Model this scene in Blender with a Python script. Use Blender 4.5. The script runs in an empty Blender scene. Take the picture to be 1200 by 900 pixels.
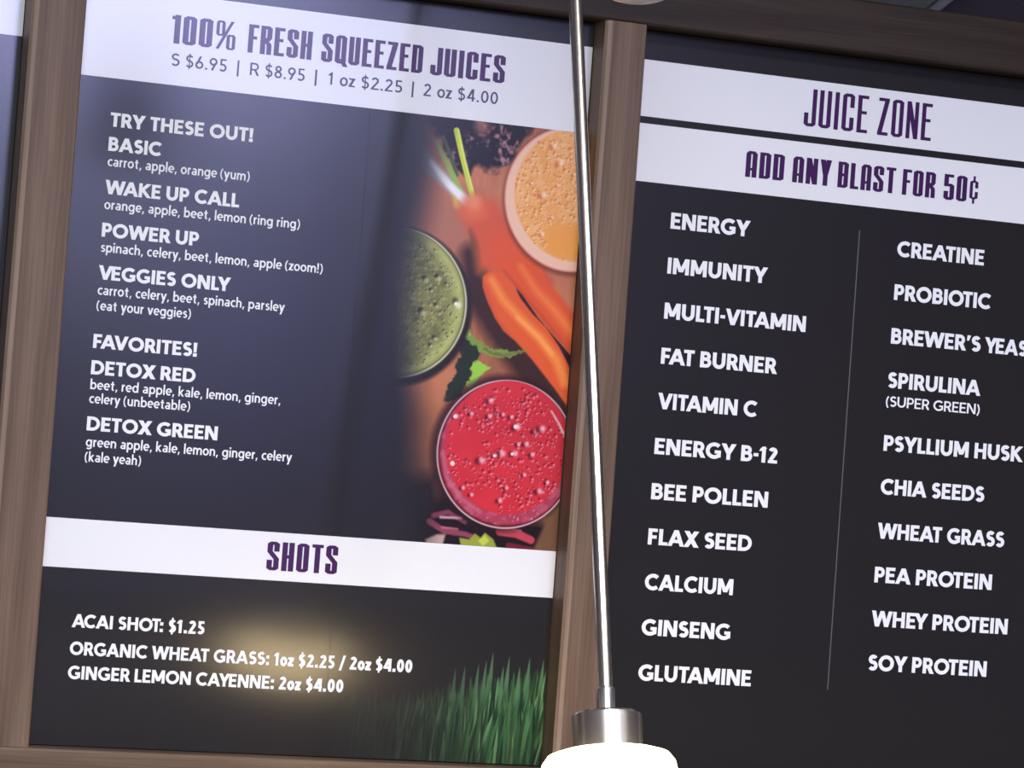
import bpy, math, random
import numpy as np
from mathutils import Matrix, Vector

sc = bpy.context.scene
C = sc.collection

# ---------------------------------------------------------------- camera
# the visitor stands in front of the counter, looks up and a little to the right
cam_d = bpy.data.cameras.new('camera')
cam_d.sensor_width = 36.0
cam_d.lens = 120.0
cam_d.clip_start = 0.05
cam = bpy.data.objects.new('camera', cam_d)
C.objects.link(cam)
xr = Vector((0.926595, -0.374451, -0.034766)); yd = Vector((0.080795, 0.288511, -0.954062)); zf = Vector((0.367280, 0.881219, 0.297587))      # right, down, forward in world axes
m = Matrix((( xr.x, -yd.x, -zf.x, 0), (xr.y, -yd.y, -zf.y, 0), (xr.z, -yd.z, -zf.z, 1.6), (0, 0, 0, 1)))
cam.matrix_world = m
sc.camera = cam

# ---------------------------------------------------------------- world, lights, exposure
w = bpy.data.worlds.new('world'); sc.world = w; w.use_nodes = True
w.node_tree.nodes['Background'].inputs[0].default_value = (0.75, 0.85, 1.0, 1)
w.node_tree.nodes['Background'].inputs[1].default_value = 0.6
sc.view_settings.view_transform = 'Standard'
sc.view_settings.look = 'None'
sc.view_settings.gamma = 1.0
sc.view_settings.use_curve_mapping = False
sc.view_settings.exposure = 1.0

def area(name, loc, aim, sx, sy, energy, col, spread=180):
    l = bpy.data.lights.new(name, 'AREA'); l.shape = 'RECTANGLE'; l.size = sx; l.size_y = sy
    l.energy = energy; l.color = col; l.spread = math.radians(spread)
    o = bpy.data.objects.new(name, l); C.objects.link(o); o.location = loc
    o.rotation_euler = (Vector(aim) - Vector(loc)).to_track_quat('-Z', 'Y').to_euler()
    return o
area('ceiling_light_a', (0.6, -0.2, 3.44), (0.6, -0.2, 0), 1.6, 0.6, 84, (0.98, 1.0, 0.97))
area('ceiling_light_b', (2.6, 0.6, 3.44), (2.6, 0.6, 0), 1.6, 0.6, 28, (0.98, 1.0, 0.97))
area('ceiling_light_c', (0.6, -2.6, 3.44), (0.6, -2.6, 0), 1.6, 0.6, 56, (0.98, 1.0, 0.97))
strip = area('pole_highlight_light', (1.9, -0.2, 3.44), (1.9, -0.2, 0), 0.30, 4.4, 26, (1.0, 0.95, 0.84))  # added light, laid out to run a highlight down the lamp pole
strip.rotation_euler = (0, 0, math.radians(10.4))
area('glare_light_a', (2.45, -3.9, 2.22), (1.3, 3.3, 2.9), 2.0, 1.00, 72, (0.50, 0.52, 1.0))  # unseen bluish source, added where its glare falls on the left sheet's top
area('glare_light_c', (3.38, -3.9, 0.98), (1.3, 3.3, 2.9), 0.50, 0.45, 3.2, (0.30, 0.32, 1.0))  # added small purple glow, mirrored as a patch on the left sheet
area('glare_light_d', (2.40, -3.9, 1.42), (1.3, 3.3, 2.9), 1.9, 0.70, 2.8, (0.72, 0.80, 1.0))  # added bluish light, lifts the left sheet's black by reflection
area('window_light_b', (-1.0, -3.9, 1.7), (1.0, 3.3, 2.6), 2.2, 2.0, 120, (0.72, 0.80, 1.0))

# ---------------------------------------------------------------- materials
def mat(name):
    mm = bpy.data.materials.new(name); mm.use_nodes = True
    return mm, mm.node_tree, mm.node_tree.nodes['Principled BSDF']
def simple(name, col, rough=0.5, metal=0.0, spec=0.5, var=0.0, scale=20.0):
    mm, nt, b = mat(name)
    b.inputs['Base Color'].default_value = (*col, 1)
    b.inputs['Roughness'].default_value = rough
    b.inputs['Metallic'].default_value = metal
    b.inputs['Specular IOR Level'].default_value = spec
    if var:
        tc = nt.nodes.new('ShaderNodeTexCoord'); nz = nt.nodes.new('ShaderNodeTexNoise')
        nz.inputs['Scale'].default_value = scale; nz.inputs['Detail'].default_value = 4
        mx = nt.nodes.new('ShaderNodeMixRGB')
        mx.inputs[1].default_value = (*[c*(1-var) for c in col], 1)
        mx.inputs[2].default_value = (*[min(1, c*(1+var)) for c in col], 1)
        nt.links.new(tc.outputs['Object'], nz.inputs['Vector'])
        nt.links.new(nz.outputs['Fac'], mx.inputs[0]); nt.links.new(mx.outputs[0], b.inputs['Base Color'])
    return mm
def wood(name, cols, along='Z', rough=0.45, fine=1.0, swirl=2.5):
    # laminate with a walnut print: stretched grain, long cathedral figure and fine pores
    mm, nt, b = mat(name)
    tc = nt.nodes.new('ShaderNodeTexCoord')
    def mapped(sl, ss, seed):
        mp = nt.nodes.new('ShaderNodeMapping')
        s = [ss, ss, sl] if along == 'Z' else [sl, ss, ss]
        mp.inputs['Scale'].default_value = s; mp.inputs['Location'].default_value = (seed, seed*1.7, seed*0.3)
        nt.links.new(tc.outputs['Object'], mp.inputs['Vector']); return mp
    n1 = nt.nodes.new('ShaderNodeTexNoise'); n1.inputs['Scale'].default_value = 1; n1.inputs['Detail'].default_value = 5
    n1.inputs['Distortion'].default_value = swirl*0.2
    nt.links.new(mapped(2.0, 36, 3.1).outputs[0], n1.inputs['Vector'])
    n2 = nt.nodes.new('ShaderNodeTexNoise'); n2.inputs['Scale'].default_value = 1; n2.inputs['Detail'].default_value = 8
    nt.links.new(mapped(9, 420*fine, 8.0).outputs[0], n2.inputs['Vector'])
    wv = nt.nodes.new('ShaderNodeTexWave'); wv.wave_type = 'BANDS'; wv.bands_direction = 'X' if along == 'Z' else 'Z'
    wv.inputs['Scale'].default_value = 1.0; wv.inputs['Distortion'].default_value = swirl*3
    wv.inputs['Detail'].default_value = 3; wv.inputs['Detail Scale'].default_value = 0.8
    nt.links.new(mapped(1.3, 9, 5.0).outputs[0], wv.inputs['Vector'])
    a = nt.nodes.new('ShaderNodeMath'); a.operation = 'MULTIPLY_ADD'; a.inputs[1].default_value = 0.22
    nt.links.new(wv.outputs['Fac'], a.inputs[0])
    a2 = nt.nodes.new('ShaderNodeMath'); a2.operation = 'MULTIPLY'; a2.inputs[1].default_value = 0.78
    nt.links.new(n1.outputs['Fac'], a2.inputs[0]); nt.links.new(a2.outputs[0], a.inputs[2])
    a3 = nt.nodes.new('ShaderNodeMath'); a3.operation = 'MULTIPLY_ADD'; a3.inputs[1].default_value = 0.45
    nt.links.new(n2.outputs['Fac'], a3.inputs[0])
    a4 = nt.nodes.new('ShaderNodeMath'); a4.operation = 'MULTIPLY'; a4.inputs[1].default_value = 0.62
    nt.links.new(a.outputs[0], a4.inputs[0]); nt.links.new(a4.outputs[0], a3.inputs[2])
    r = nt.nodes.new('ShaderNodeValToRGB')
    r.color_ramp.elements[0].position = 0.30; r.color_ramp.elements[0].color = (*cols[0], 1)
    r.color_ramp.elements[1].position = 0.72; r.color_ramp.elements[1].color = (*cols[2], 1)
    e = r.color_ramp.elements.new(0.5); e.color = (*cols[1], 1)
    nt.links.new(a3.outputs[0], r.inputs[0]); nt.links.new(r.outputs[0], b.inputs['Base Color'])
    b.inputs['Roughness'].default_value = rough
    b.inputs['Specular IOR Level'].default_value = 0.22
    bp = nt.nodes.new('ShaderNodeBump'); bp.inputs['Strength'].default_value = 0.12; bp.inputs['Distance'].default_value = 0.001
    nt.links.new(n2.outputs['Fac'], bp.inputs['Height']); nt.links.new(bp.outputs[0], b.inputs['Normal'])
    return mm
def printed(name, col, rough=0.21, spec=0.5, use_attr=False, bow=False):
    # semi-gloss printed sheet with the faint orange-peel of the laminate film
    mm, nt, b = mat(name)
    b.inputs['Base Color'].default_value = (*col, 1)
    b.inputs['Roughness'].default_value = rough
    b.inputs['Specular IOR Level'].default_value = spec
    if use_attr:
        at = nt.nodes.new('ShaderNodeAttribute'); at.attribute_name = 'Print'
        nt.links.new(at.outputs['Color'], b.inputs['Base Color'])
    tc = nt.nodes.new('ShaderNodeNewGeometry'); nz = nt.nodes.new('ShaderNodeTexNoise')
    nz.inputs['Scale'].default_value = 260; nz.inputs['Detail'].default_value = 2
    n3 = nt.nodes.new('ShaderNodeTexNoise'); n3.inputs['Scale'].default_value = 9; n3.inputs['Detail'].default_value = 1
    nt.links.new(tc.outputs['Position'], nz.inputs['Vector']); nt.links.new(tc.outputs['Position'], n3.inputs['Vector'])
    bp = nt.nodes.new('ShaderNodeBump'); bp.inputs['Strength'].default_value = 0.06; bp.inputs['Distance'].default_value = 0.0004
    b2 = nt.nodes.new('ShaderNodeBump'); b2.inputs['Strength'].default_value = 0.08; b2.inputs['Distance'].default_value = 0.002
    nt.links.new(nz.outputs['Fac'], bp.inputs['Height']); nt.links.new(n3.outputs['Fac'], b2.inputs['Height'])
    nt.links.new(b2.outputs[0], bp.inputs['Normal']); nt.links.new(bp.outputs[0], b.inputs['Normal'])
    if bow:
        # normals tip back towards the foot to raise the lamp's reflection; sheet is flat
        ge = nt.nodes.new('ShaderNodeNewGeometry'); su = nt.nodes.new('ShaderNodeVectorMath'); su.operation = 'SUBTRACT'
        su.inputs[1].default_value = BOARD_O; dt = nt.nodes.new('ShaderNodeVectorMath'); dt.operation = 'DOT_PRODUCT'
        dt.inputs[1].default_value = BOARD_UP
        def mth(op, a, v):
            q = nt.nodes.new('ShaderNodeMath'); q.operation = op; nt.links.new(a, q.inputs[0])
            if v is not None: q.inputs[1].default_value = v
            return q.outputs[0]
        nt.links.new(ge.outputs['Position'], su.inputs[0]); nt.links.new(su.outputs[0], dt.inputs[0])
        d_ = mth('MAXIMUM', mth('MULTIPLY_ADD', dt.outputs['Value'], -1.0), 0.0)
        d_.node.inputs[0].links[0].from_node.inputs[2].default_value = -0.25
        h_ = mth('MULTIPLY', mth('POWER', d_, 2.0), -0.5)
        b3 = nt.nodes.new('ShaderNodeBump'); b3.inputs['Strength'].default_value = 1.0; b3.inputs['Distance'].default_value = 1.0
        nt.links.new(h_, b3.inputs['Height']); nt.links.new(b3.outputs[0], b2.inputs['Normal'])
    return mm
LEAN = math.radians(16.5215)
BOARD_O = (1.396552, 3.350767, 2.731550)
BOARD_UP = (0, -math.sin(LEAN), math.cos(LEAN))
M = {}
M['walnut'] = wood('walnut_upright', [(0.090, 0.055, 0.036), (0.140, 0.089, 0.058), (0.200, 0.134, 0.092)])
M['walnut_rail'] = wood('walnut_rail', [(0.080, 0.050, 0.032), (0.128, 0.083, 0.054), (0.19, 0.130, 0.087)], along='X')
M['walnut_shaded'] = wood('shaded_walnut_rail', [(0.015, 0.009, 0.005), (0.027, 0.0165, 0.0095), (0.046, 0.029, 0.017)], along='X', swirl=4.0)  # shade on the top rail is put into this darker tone
M['walnut_lit'] = wood('lit_edge_walnut', [(0.17, 0.112, 0.074), (0.25, 0.175, 0.122), (0.34, 0.25, 0.18)])  # lighter tone paints the light caught by the eased edge
M['black'] = printed('black_print', (0.018, 0.0165, 0.0175), bow=True)
M['white'] = printed('white_print', (0.83, 0.83, 0.84))
M['ink_white'] = printed('white_ink', (0.86, 0.86, 0.87), 0.5, 0.3)
M['ink_purple'] = printed('purple_ink', (0.055, 0.012, 0.085), 0.22)
M['ink_slate'] = printed('slate_ink', (0.075, 0.06, 0.12), 0.25)
M['ink_grey'] = printed('grey_ink', (0.12, 0.115, 0.12), 0.40)
M['photo'] = printed('photo_print', (0.5, 0.5, 0.5), use_attr=True, bow=True)
M['wall'] = simple('painted_wall', (0.42, 0.38, 0.36), 0.8, var=0.06, scale=6)
M['wall_dark'] = simple('dark_painted_wall', (0.12, 0.11, 0.12), 0.8, var=0.06, scale=6)
M['floor'] = simple('floor_tile', (0.10, 0.09, 0.085), 0.5, var=0.2, scale=3)
M['ceil_dark'] = simple('dark_ceiling_paint', (0.20, 0.155, 0.19), 0.9, var=0.08, scale=8)
M['tile'] = simple('grey_ceiling_tile', (0.40, 0.415, 0.375), 0.9, var=0.08, scale=60)
M['tbar'] = simple('ceiling_grid_metal', (0.62, 0.60, 0.62), 0.6, var=0.03)
M['steel'] = simple('bracket_steel', (0.2, 0.2, 0.2), 0.4, metal=1.0, var=0.05)

def nickel(name, col, rough):
    mm, nt, b = mat(name)
    b.inputs['Metallic'].default_value = 1.0
    b.inputs['Roughness'].default_value = rough
    tc = nt.nodes.new('ShaderNodeTexCoord'); mp = nt.nodes.new('ShaderNodeMapping')
    mp.inputs['Scale'].default_value = (40, 40, 2500)
    nz = nt.nodes.new('ShaderNodeTexNoise'); nz.inputs['Scale'].default_value = 1.0
    nt.links.new(tc.outputs['Object'], mp.inputs[0]); nt.links.new(mp.outputs[0], nz.inputs[0])
    mx = nt.nodes.new('ShaderNodeMixRGB')
    mx.inputs[1].default_value = (*[c*0.88 for c in col], 1); mx.inputs[2].default_value = (*col, 1)
    nt.links.new(nz.outputs['Fac'], mx.inputs[0]); nt.links.new(mx.outputs[0], b.inputs['Base Color'])
    return mm
M['nickel'] = nickel('brushed_nickel', (0.78, 0.73, 0.64), 0.24)
mm, nt, b = mat('lit_frosted_glass')
b.inputs['Base Color'].default_value = (0.95, 0.93, 0.88, 1); b.inputs['Roughness'].default_value = 0.35
b.inputs['Emission Color'].default_value = (1.0, 0.76, 0.42, 1); b.inputs['Emission Strength'].default_value = 8.5
M['lit_glass'] = mm
M['opal'] = simple('unlit_opal_glass', (0.62, 0.60, 0.58), 0.22, var=0.05, scale=12)

# ---------------------------------------------------------------- mesh helpers
def mesh_obj(name, verts, faces, material, parent=None, smooth=False):
    me = bpy.data.meshes.new(name); me.from_pydata([tuple(v) for v in verts], [], faces); me.update()
    me.materials.append(material)
    if smooth: me.polygons.foreach_set('use_smooth', [True]*len(me.polygons))
    o = bpy.data.objects.new(name, me); C.objects.link(o)
    if parent: o.parent = parent
    return o
def box(name, x0, x1, y0, y1, z0, z1, material, parent=None, bevel=0.0):
    cx, cy, cz = (x0+x1)/2, (y0+y1)/2, (z0+z1)/2
    v = [(x-cx, y-cy, z-cz) for x in (x0, x1) for y in (y0, y1) for z in (z0, z1)]
    f = [(0,1,3,2), (4,6,7,5), (0,4,5,1), (2,3,7,6), (0,2,6,4), (1,5,7,3)]
    o = mesh_obj(name, v, f, material, parent); o.location = (cx, cy, cz)
    if bevel:
        md = o.modifiers.new('bevel', 'BEVEL'); md.width = bevel; md.segments = 3
    return o
def lathe(name, prof, material, parent=None, n=64, loc=(0,0,0), closed=False):
    vs, fs = [], []
    for r, z in prof:
        for i in range(n):
            a = 2*math.pi*i/n; vs.append((r*math.cos(a), r*math.sin(a), z))
    k = len(prof)
    for j in range(k if closed else k-1):
        j2 = (j+1) % k
        for i in range(n):
            i2 = (i+1) % n
            fs.append((j*n+i, j*n+i2, j2*n+i2, j2*n+i))
    if not closed:
        fs.append(tuple(range(n))[::-1]); fs.append(tuple((k-1)*n+i for i in range(n)))
    o = mesh_obj(name, vs, fs, material, parent, smooth=True); o.location = loc
    md = o.modifiers.new('split', 'EDGE_SPLIT'); md.split_angle = math.radians(40)
    return o
def thing(name, label, cat, group=None, mw=None):
    o = bpy.data.objects.new(name, None); C.objects.link(o)
    o['label'] = label; o['category'] = cat; o.empty_display_size = 0.05
    if group: o['group'] = group
    if mw is not None: o.matrix_world = mw
    return o
def struct(o): o['kind'] = 'structure'; return o

# ---------------------------------------------------------------- stroke lettering
def arc(cx, cy, rx, ry, a0, a1, n=14):
    return [(cx+rx*math.cos(math.radians(a0+(a1-a0)*i/n)), cy+ry*math.sin(math.radians(a0+(a1-a0)*i/n))) for i in range(n+1)]
def rect(x0, y0, x1, y1): return [[(x0,y0),(x1,y0),(x1,y1),(x0,y1)]]
def dia(x0, y0, x1, y1, wh): h = wh/2; return [[(x0-h,y0),(x0+h,y0),(x1+h,y1),(x1-h,y1)]]
def rib(pts, w, closed=False):
    pts = [p for i, p in enumerate(pts) if i == 0 or math.hypot(p[0]-pts[i-1][0], p[1]-pts[i-1][1]) > 1e-4]
    n = len(pts); out = []; L = []; Rr = []
    for i in range(n):
        p = pts[i]
        a = pts[i-1] if (i > 0 or closed) else None
        c = pts[(i+1) % n] if (i < n-1 or closed) else None
        def nrm(u, v):
            dx, dy = v[0]-u[0], v[1]-u[1]; l = math.hypot(dx, dy) or 1; return (-dy/l, dx/l)
        if a is None: nx, ny = nrm(p, c); k = 1
        elif c is None: nx, ny = nrm(a, p); k = 1
        else:
            n1, n2 = nrm(a, p), nrm(p, c); nx, ny = n1[0]+n2[0], n1[1]+n2[1]; l = math.hypot(nx, ny) or 1
            nx /= l; ny /= l; k = 1/max(0.5, nx*n1[0]+ny*n1[1])
        L.append((p[0]+nx*k*w/2, p[1]+ny*k*w/2)); Rr.append((p[0]-nx*k*w/2, p[1]-ny*k*w/2))
    for i in range(n if closed else n-1):
        j = (i+1) % n; out.append([L[i], L[j], Rr[j], Rr[i]])
    return out
def ell(cx, cy, rx, ry, w, n=32): return rib(arc(cx, cy, rx, ry, 0, 360*(n-1)/n, n-1), w, True)
def bowl(x0, xc, yb, yt, rx, w): return rib([(x0, yt)] + arc(xc, (yb+yt)/2, rx, (yt-yb)/2, 90, -90) + [(x0, yb)], w)
def sshape(x, W, B, T, w):
    ru = (T-B)*0.235; rl = (T-B)*0.265; rx = W/2-w/2; cx = x+W/2
    return rib(arc(cx+0.01, T-ru, rx*0.93, ru, 30, 270, 16) + arc(cx, B+rl, rx, rl, 90, -148, 16)[1:], w)

def sans(ch, w):
    """advance width and polygons of a geometric sans letter, capital height 1"""
    h = w/2; T = 1-h*0.95; B = h*0.95; t = w*0.86; X = 0.70; XT = X-h*0.9; d = w*1.12
    g = {}
    if ch == 'A': return .94, dia(.09,0,.47,1,d)+dia(.85,0,.47,1,d)+rect(.22,.20,.72,.20+t)
    if ch == 'B': return .70, rect(0,0,w,1)+bowl(h,.36,.53,T,.24-h*.6,w*.92)+bowl(h,.38,B,.53,.32-h,w*.92)
    if ch == 'C': return .88, rib(arc(.52,.5,.52-h,.5-h*.9,46,314,24), w)
    if ch == 'D': return .86, rect(0,0,w,1)+bowl(h,.36,B,T,.50-h,w*.95)
    if ch == 'E': return .60, rect(0,0,w,1)+rect(0,1-t,.60,1)+rect(0,.5-t*.45,.55,.5+t*.55)+rect(0,0,.61,t)
    if ch == 'F': return .56, rect(0,0,w,1)+rect(0,1-t,.56,1)+rect(0,.5-t*.6,.52,.5+t*.4)
    if ch == 'G': return .95, rib(arc(.52,.5,.52-h,.5-h*.9,46,318,24), w)+rect(.93-w,.10,.93,.53)+rect(.55,.53-t,.93,.53)
    if ch == 'H': return .80, rect(0,0,w,1)+rect(.80-w,0,.80,1)+rect(0,.5-t*.4,.8,.5+t*.6)
    if ch == 'I': return w, rect(0,0,w,1)
    if ch == 'K': return .80, rect(0,0,w,1)+dia(w*.7,.46,.67,1,d*1.15)+dia(.71,0,w*.95,.60,d*1.15)
    if ch == 'L': return .54, rect(0,0,w,1)+rect(0,0,.54,t)
    if ch == 'M': return 1.0, rect(0,0,w,1)+rect(1-w,0,1,1)+dia(h*1.2,1,.5,.16,w*1.1)+dia(1-h*1.2,1,.5,.16,w*1.1)
    if ch == 'N': return .84, rect(0,0,w,1)+rect(.84-w,0,.84,1)+dia(h*1.2,1,.84-h*1.2,0,w*1.2)
    if ch == 'O': return 1.03, ell(.515,.5,.515-h,.5-h*.9,w)
    if ch == 'P': return .66, rect(0,0,w,1)+bowl(h,.36,.44,T,.30-h,w*.92)
    if ch == 'R': return .71, rect(0,0,w,1)+bowl(h,.36,.45,T,.30-h,w*.92)+dia(.62,0,.36,.50,d*1.1)
    if ch == 'S': return .64, sshape(0,.64,B,T,w)
    if ch == 'T': return .66, rect(0,1-t,.66,1)+rect(.33-h,0,.33+h,1)
    if ch == 'U': return .80, rib([(h,1),(h,.40)]+arc(.40,.40,.40-h,.40-h*.9,180,360,16)+[(.80-h,.40),(.80-h,1)], w)
    if ch == 'V': return .86, dia(.43,0,.09,1,d)+dia(.43,0,.77,1,d)
    if ch == 'W': return 1.28, dia(.34,0,.09,1,d)+dia(.34,0,.64,1,d*.95)+dia(.94,0,.64,1,d*.95)+dia(.94,0,1.19,1,d)
    if ch == 'X': return .84, dia(.10,0,.72,1,d*1.2)+dia(.74,0,.12,1,d*1.2)
    if ch == 'Y': return .80, rect(.40-h,0,.40+h,.46)+dia(.40,.40,.09,1,d*1.1)+dia(.40,.40,.71,1,d*1.1)
    if ch in '0': return .58, ell(.29,.5,.29-h,.5-h,w)
    if ch == '1': return .40, rect(.40-w-.06,0,.34,1)+dia(.10,.72,.34-h,.93,w*1.5)
    if ch == '2': return .57, rib(arc(.285,.72,.26-h*.9,.28-h,165,-38,14)+[(h*1.3,t*.9)], w)+rect(0,0,.57,t)
    if ch == '4': return .62, dia(.42,1,.08,.24,w*1.25)+rect(0,.20,.62,.20+t)+rect(.38,0,.38+w,1)
    if ch == '5': return .57, rect(.10,1-t,.52,1)+rect(.07,.48,.07+w*.95,1)+rib(arc(.26,.31,.30-h,.31-h,118,-142,18), w)
    if ch == '6': return .60, ell(.30,.31,.30-h,.31-h,w,24)+dia(.12,.38,.38,1,w*1.25)
    if ch == '9': return .60, ell(.30,.69,.30-h,.31-h,w,24)+dia(.22,0,.48,.62,w*1.25)
    if ch == '8': return .58, ell(.29,.75,.25-h,.25-h,w,22)+ell(.29,.28,.29-h,.28-h,w,24)
    if ch == '$': return .58, sshape(0,.58,B,T,w*.95)+rect(.29-w*.3,-.13,.29+w*.3,1.13)
    if ch == '.': return w*1.1, rect(0,0,w*1.1,w*1.1)
    if ch == ',': return w*1.1, [[(0.0,-.16),(w*.6,-.16),(w*1.2,w),(w*.2,w)]]
    if ch == ':': return w*1.1, rect(0,0,w*1.1,w*1.1)+rect(0,.50,w*1.1,.50+w*1.1)
    if ch == '!': return w*1.1, rect(0,0,w*1.1,w*1.05)+[[(w*.15,.30),(w*.95,.30),(w*1.1,1),(0,1)]]
    if ch == "'": return w, [[(0,.66),(w*.6,.66),(w*1.15,1),(w*.1,1)]]
    if ch == '-': return .30, rect(0,.36,.30,.36+t)
    if ch == '/': return .42, dia(.05,-.12,.37,1.05,w*.9)
    if ch == '|': return w*.6, rect(0,-.25,w*.6,1.05)
    if ch == '(': return .24, rib(arc(.46,.42,.44,.68,128,232,10), w*.8)
    if ch == ')': return .24, rib(arc(-.22,.42,.44,.68,52,-52,10), w*.8)
    rx = .29
    if ch == 'a': return .50, rib(arc(.27,X-.21,.23-h,.21-h,150,0,10)+[(.50-h,.0)], w)+ell(.24,.20,.24-h,.20-h*.8,w*.9,20)
    if ch == 'b': return .58, rect(0,0,w,1.05)+ell(rx,X/2,rx-h,X/2-h*.8,w,24)
    if ch == 'd': return .58, rect(.58-w,0,.58,1.05)+ell(rx,X/2,rx-h,X/2-h*.8,w,24)
    if ch == 'c': return .46, rib(arc(rx,X/2,rx-h,X/2-h*.8,52,308,16), w)
    if ch == 'e': return .56, rib(arc(rx,X/2,rx-h,X/2-h*.8,-2,312,18), w)+rect(h,X/2-w*.4,.56-h*.6,X/2+w*.35)
    if ch == 'g': return .58, ell(rx,X/2,rx-h,X/2-h*.8,w,24)+rib([(.58-h,X),(.58-h,-.06)]+arc(rx,-.06,rx-h,.22-h,0,-140,10), w)
    if ch == 'h': return .52, rect(0,0,w,1.05)+rib([(h,.36)]+arc(.26,.44,.26-h,XT-.44,180,0,12)+[(.52-h,0)], w)
    if ch == 'i': return w, rect(0,0,w,X)+rect(-.01,.84,w+.01,.84+w*1.05)
    if ch == 'k': return .52, rect(0,0,w,1.05)+dia(w*.8,.32,.42,X,w*1.25)+dia(.45,0,w*1.1,.42,w*1.25)
    if ch == 'l': return w, rect(0,0,w,1.05)
    if ch == 'm': return .84, rect(0,0,w,X)+rib([(h,.36)]+arc(.235,.46,.235-h,XT-.46,180,0,10)+[(.47-h,0)], w)+rib([(.47-h,.36)]+arc(.84-.26+.02,.46,.24-h,XT-.46,180,0,10)+[(.84-h,0)], w)
    if ch == 'n': return .52, rect(0,0,w,X)+rib([(h,.36)]+arc(.26,.44,.26-h,XT-.44,180,0,12)+[(.52-h,0)], w)
    if ch == 'o': return .58, ell(rx,X/2,rx-h,X/2-h*.8,w,24)
    if ch == 'p': return .58, rect(0,-.30,w,X)+ell(rx,X/2,rx-h,X/2-h*.8,w,24)
    if ch == 'r': return .32, rect(0,0,w,X)+rib([(h,.36)]+arc(.30,.40,.30-h,XT-.40,180,92,8), w)
    if ch == 's': return .42, sshape(0,.42,B*.9,XT,w*.92)
    if ch == 't': return .36, rib([(.10+h,.90),(.10+h,.20)]+arc(.10+h+.13,.17,.13,.17-h*.8,180,275,8), w)+rect(0,X-t,.34,X)
    if ch == 'u': return .52, rect(.52-w,0,.52,X)+rib([(h,X),(h,.27)]+arc(.26,.27,.26-h,.27-h,180,360,12), w)
    if ch == 'v': return .54, dia(.27,0,.07,X,w*1.15)+dia(.27,0,.47,X,w*1.15)
    if ch == 'y': return .54, dia(.27,.02,.07,X,w*1.15)+dia(.17,-.30,.47,X,w*1.15)
    if ch == 'z': return .46, rect(0,X-t,.46,X)+rect(0,0,.46,t)+dia(.10,t*.5,.36,X-t*.5,w*1.4)
    return .3, []

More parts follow.
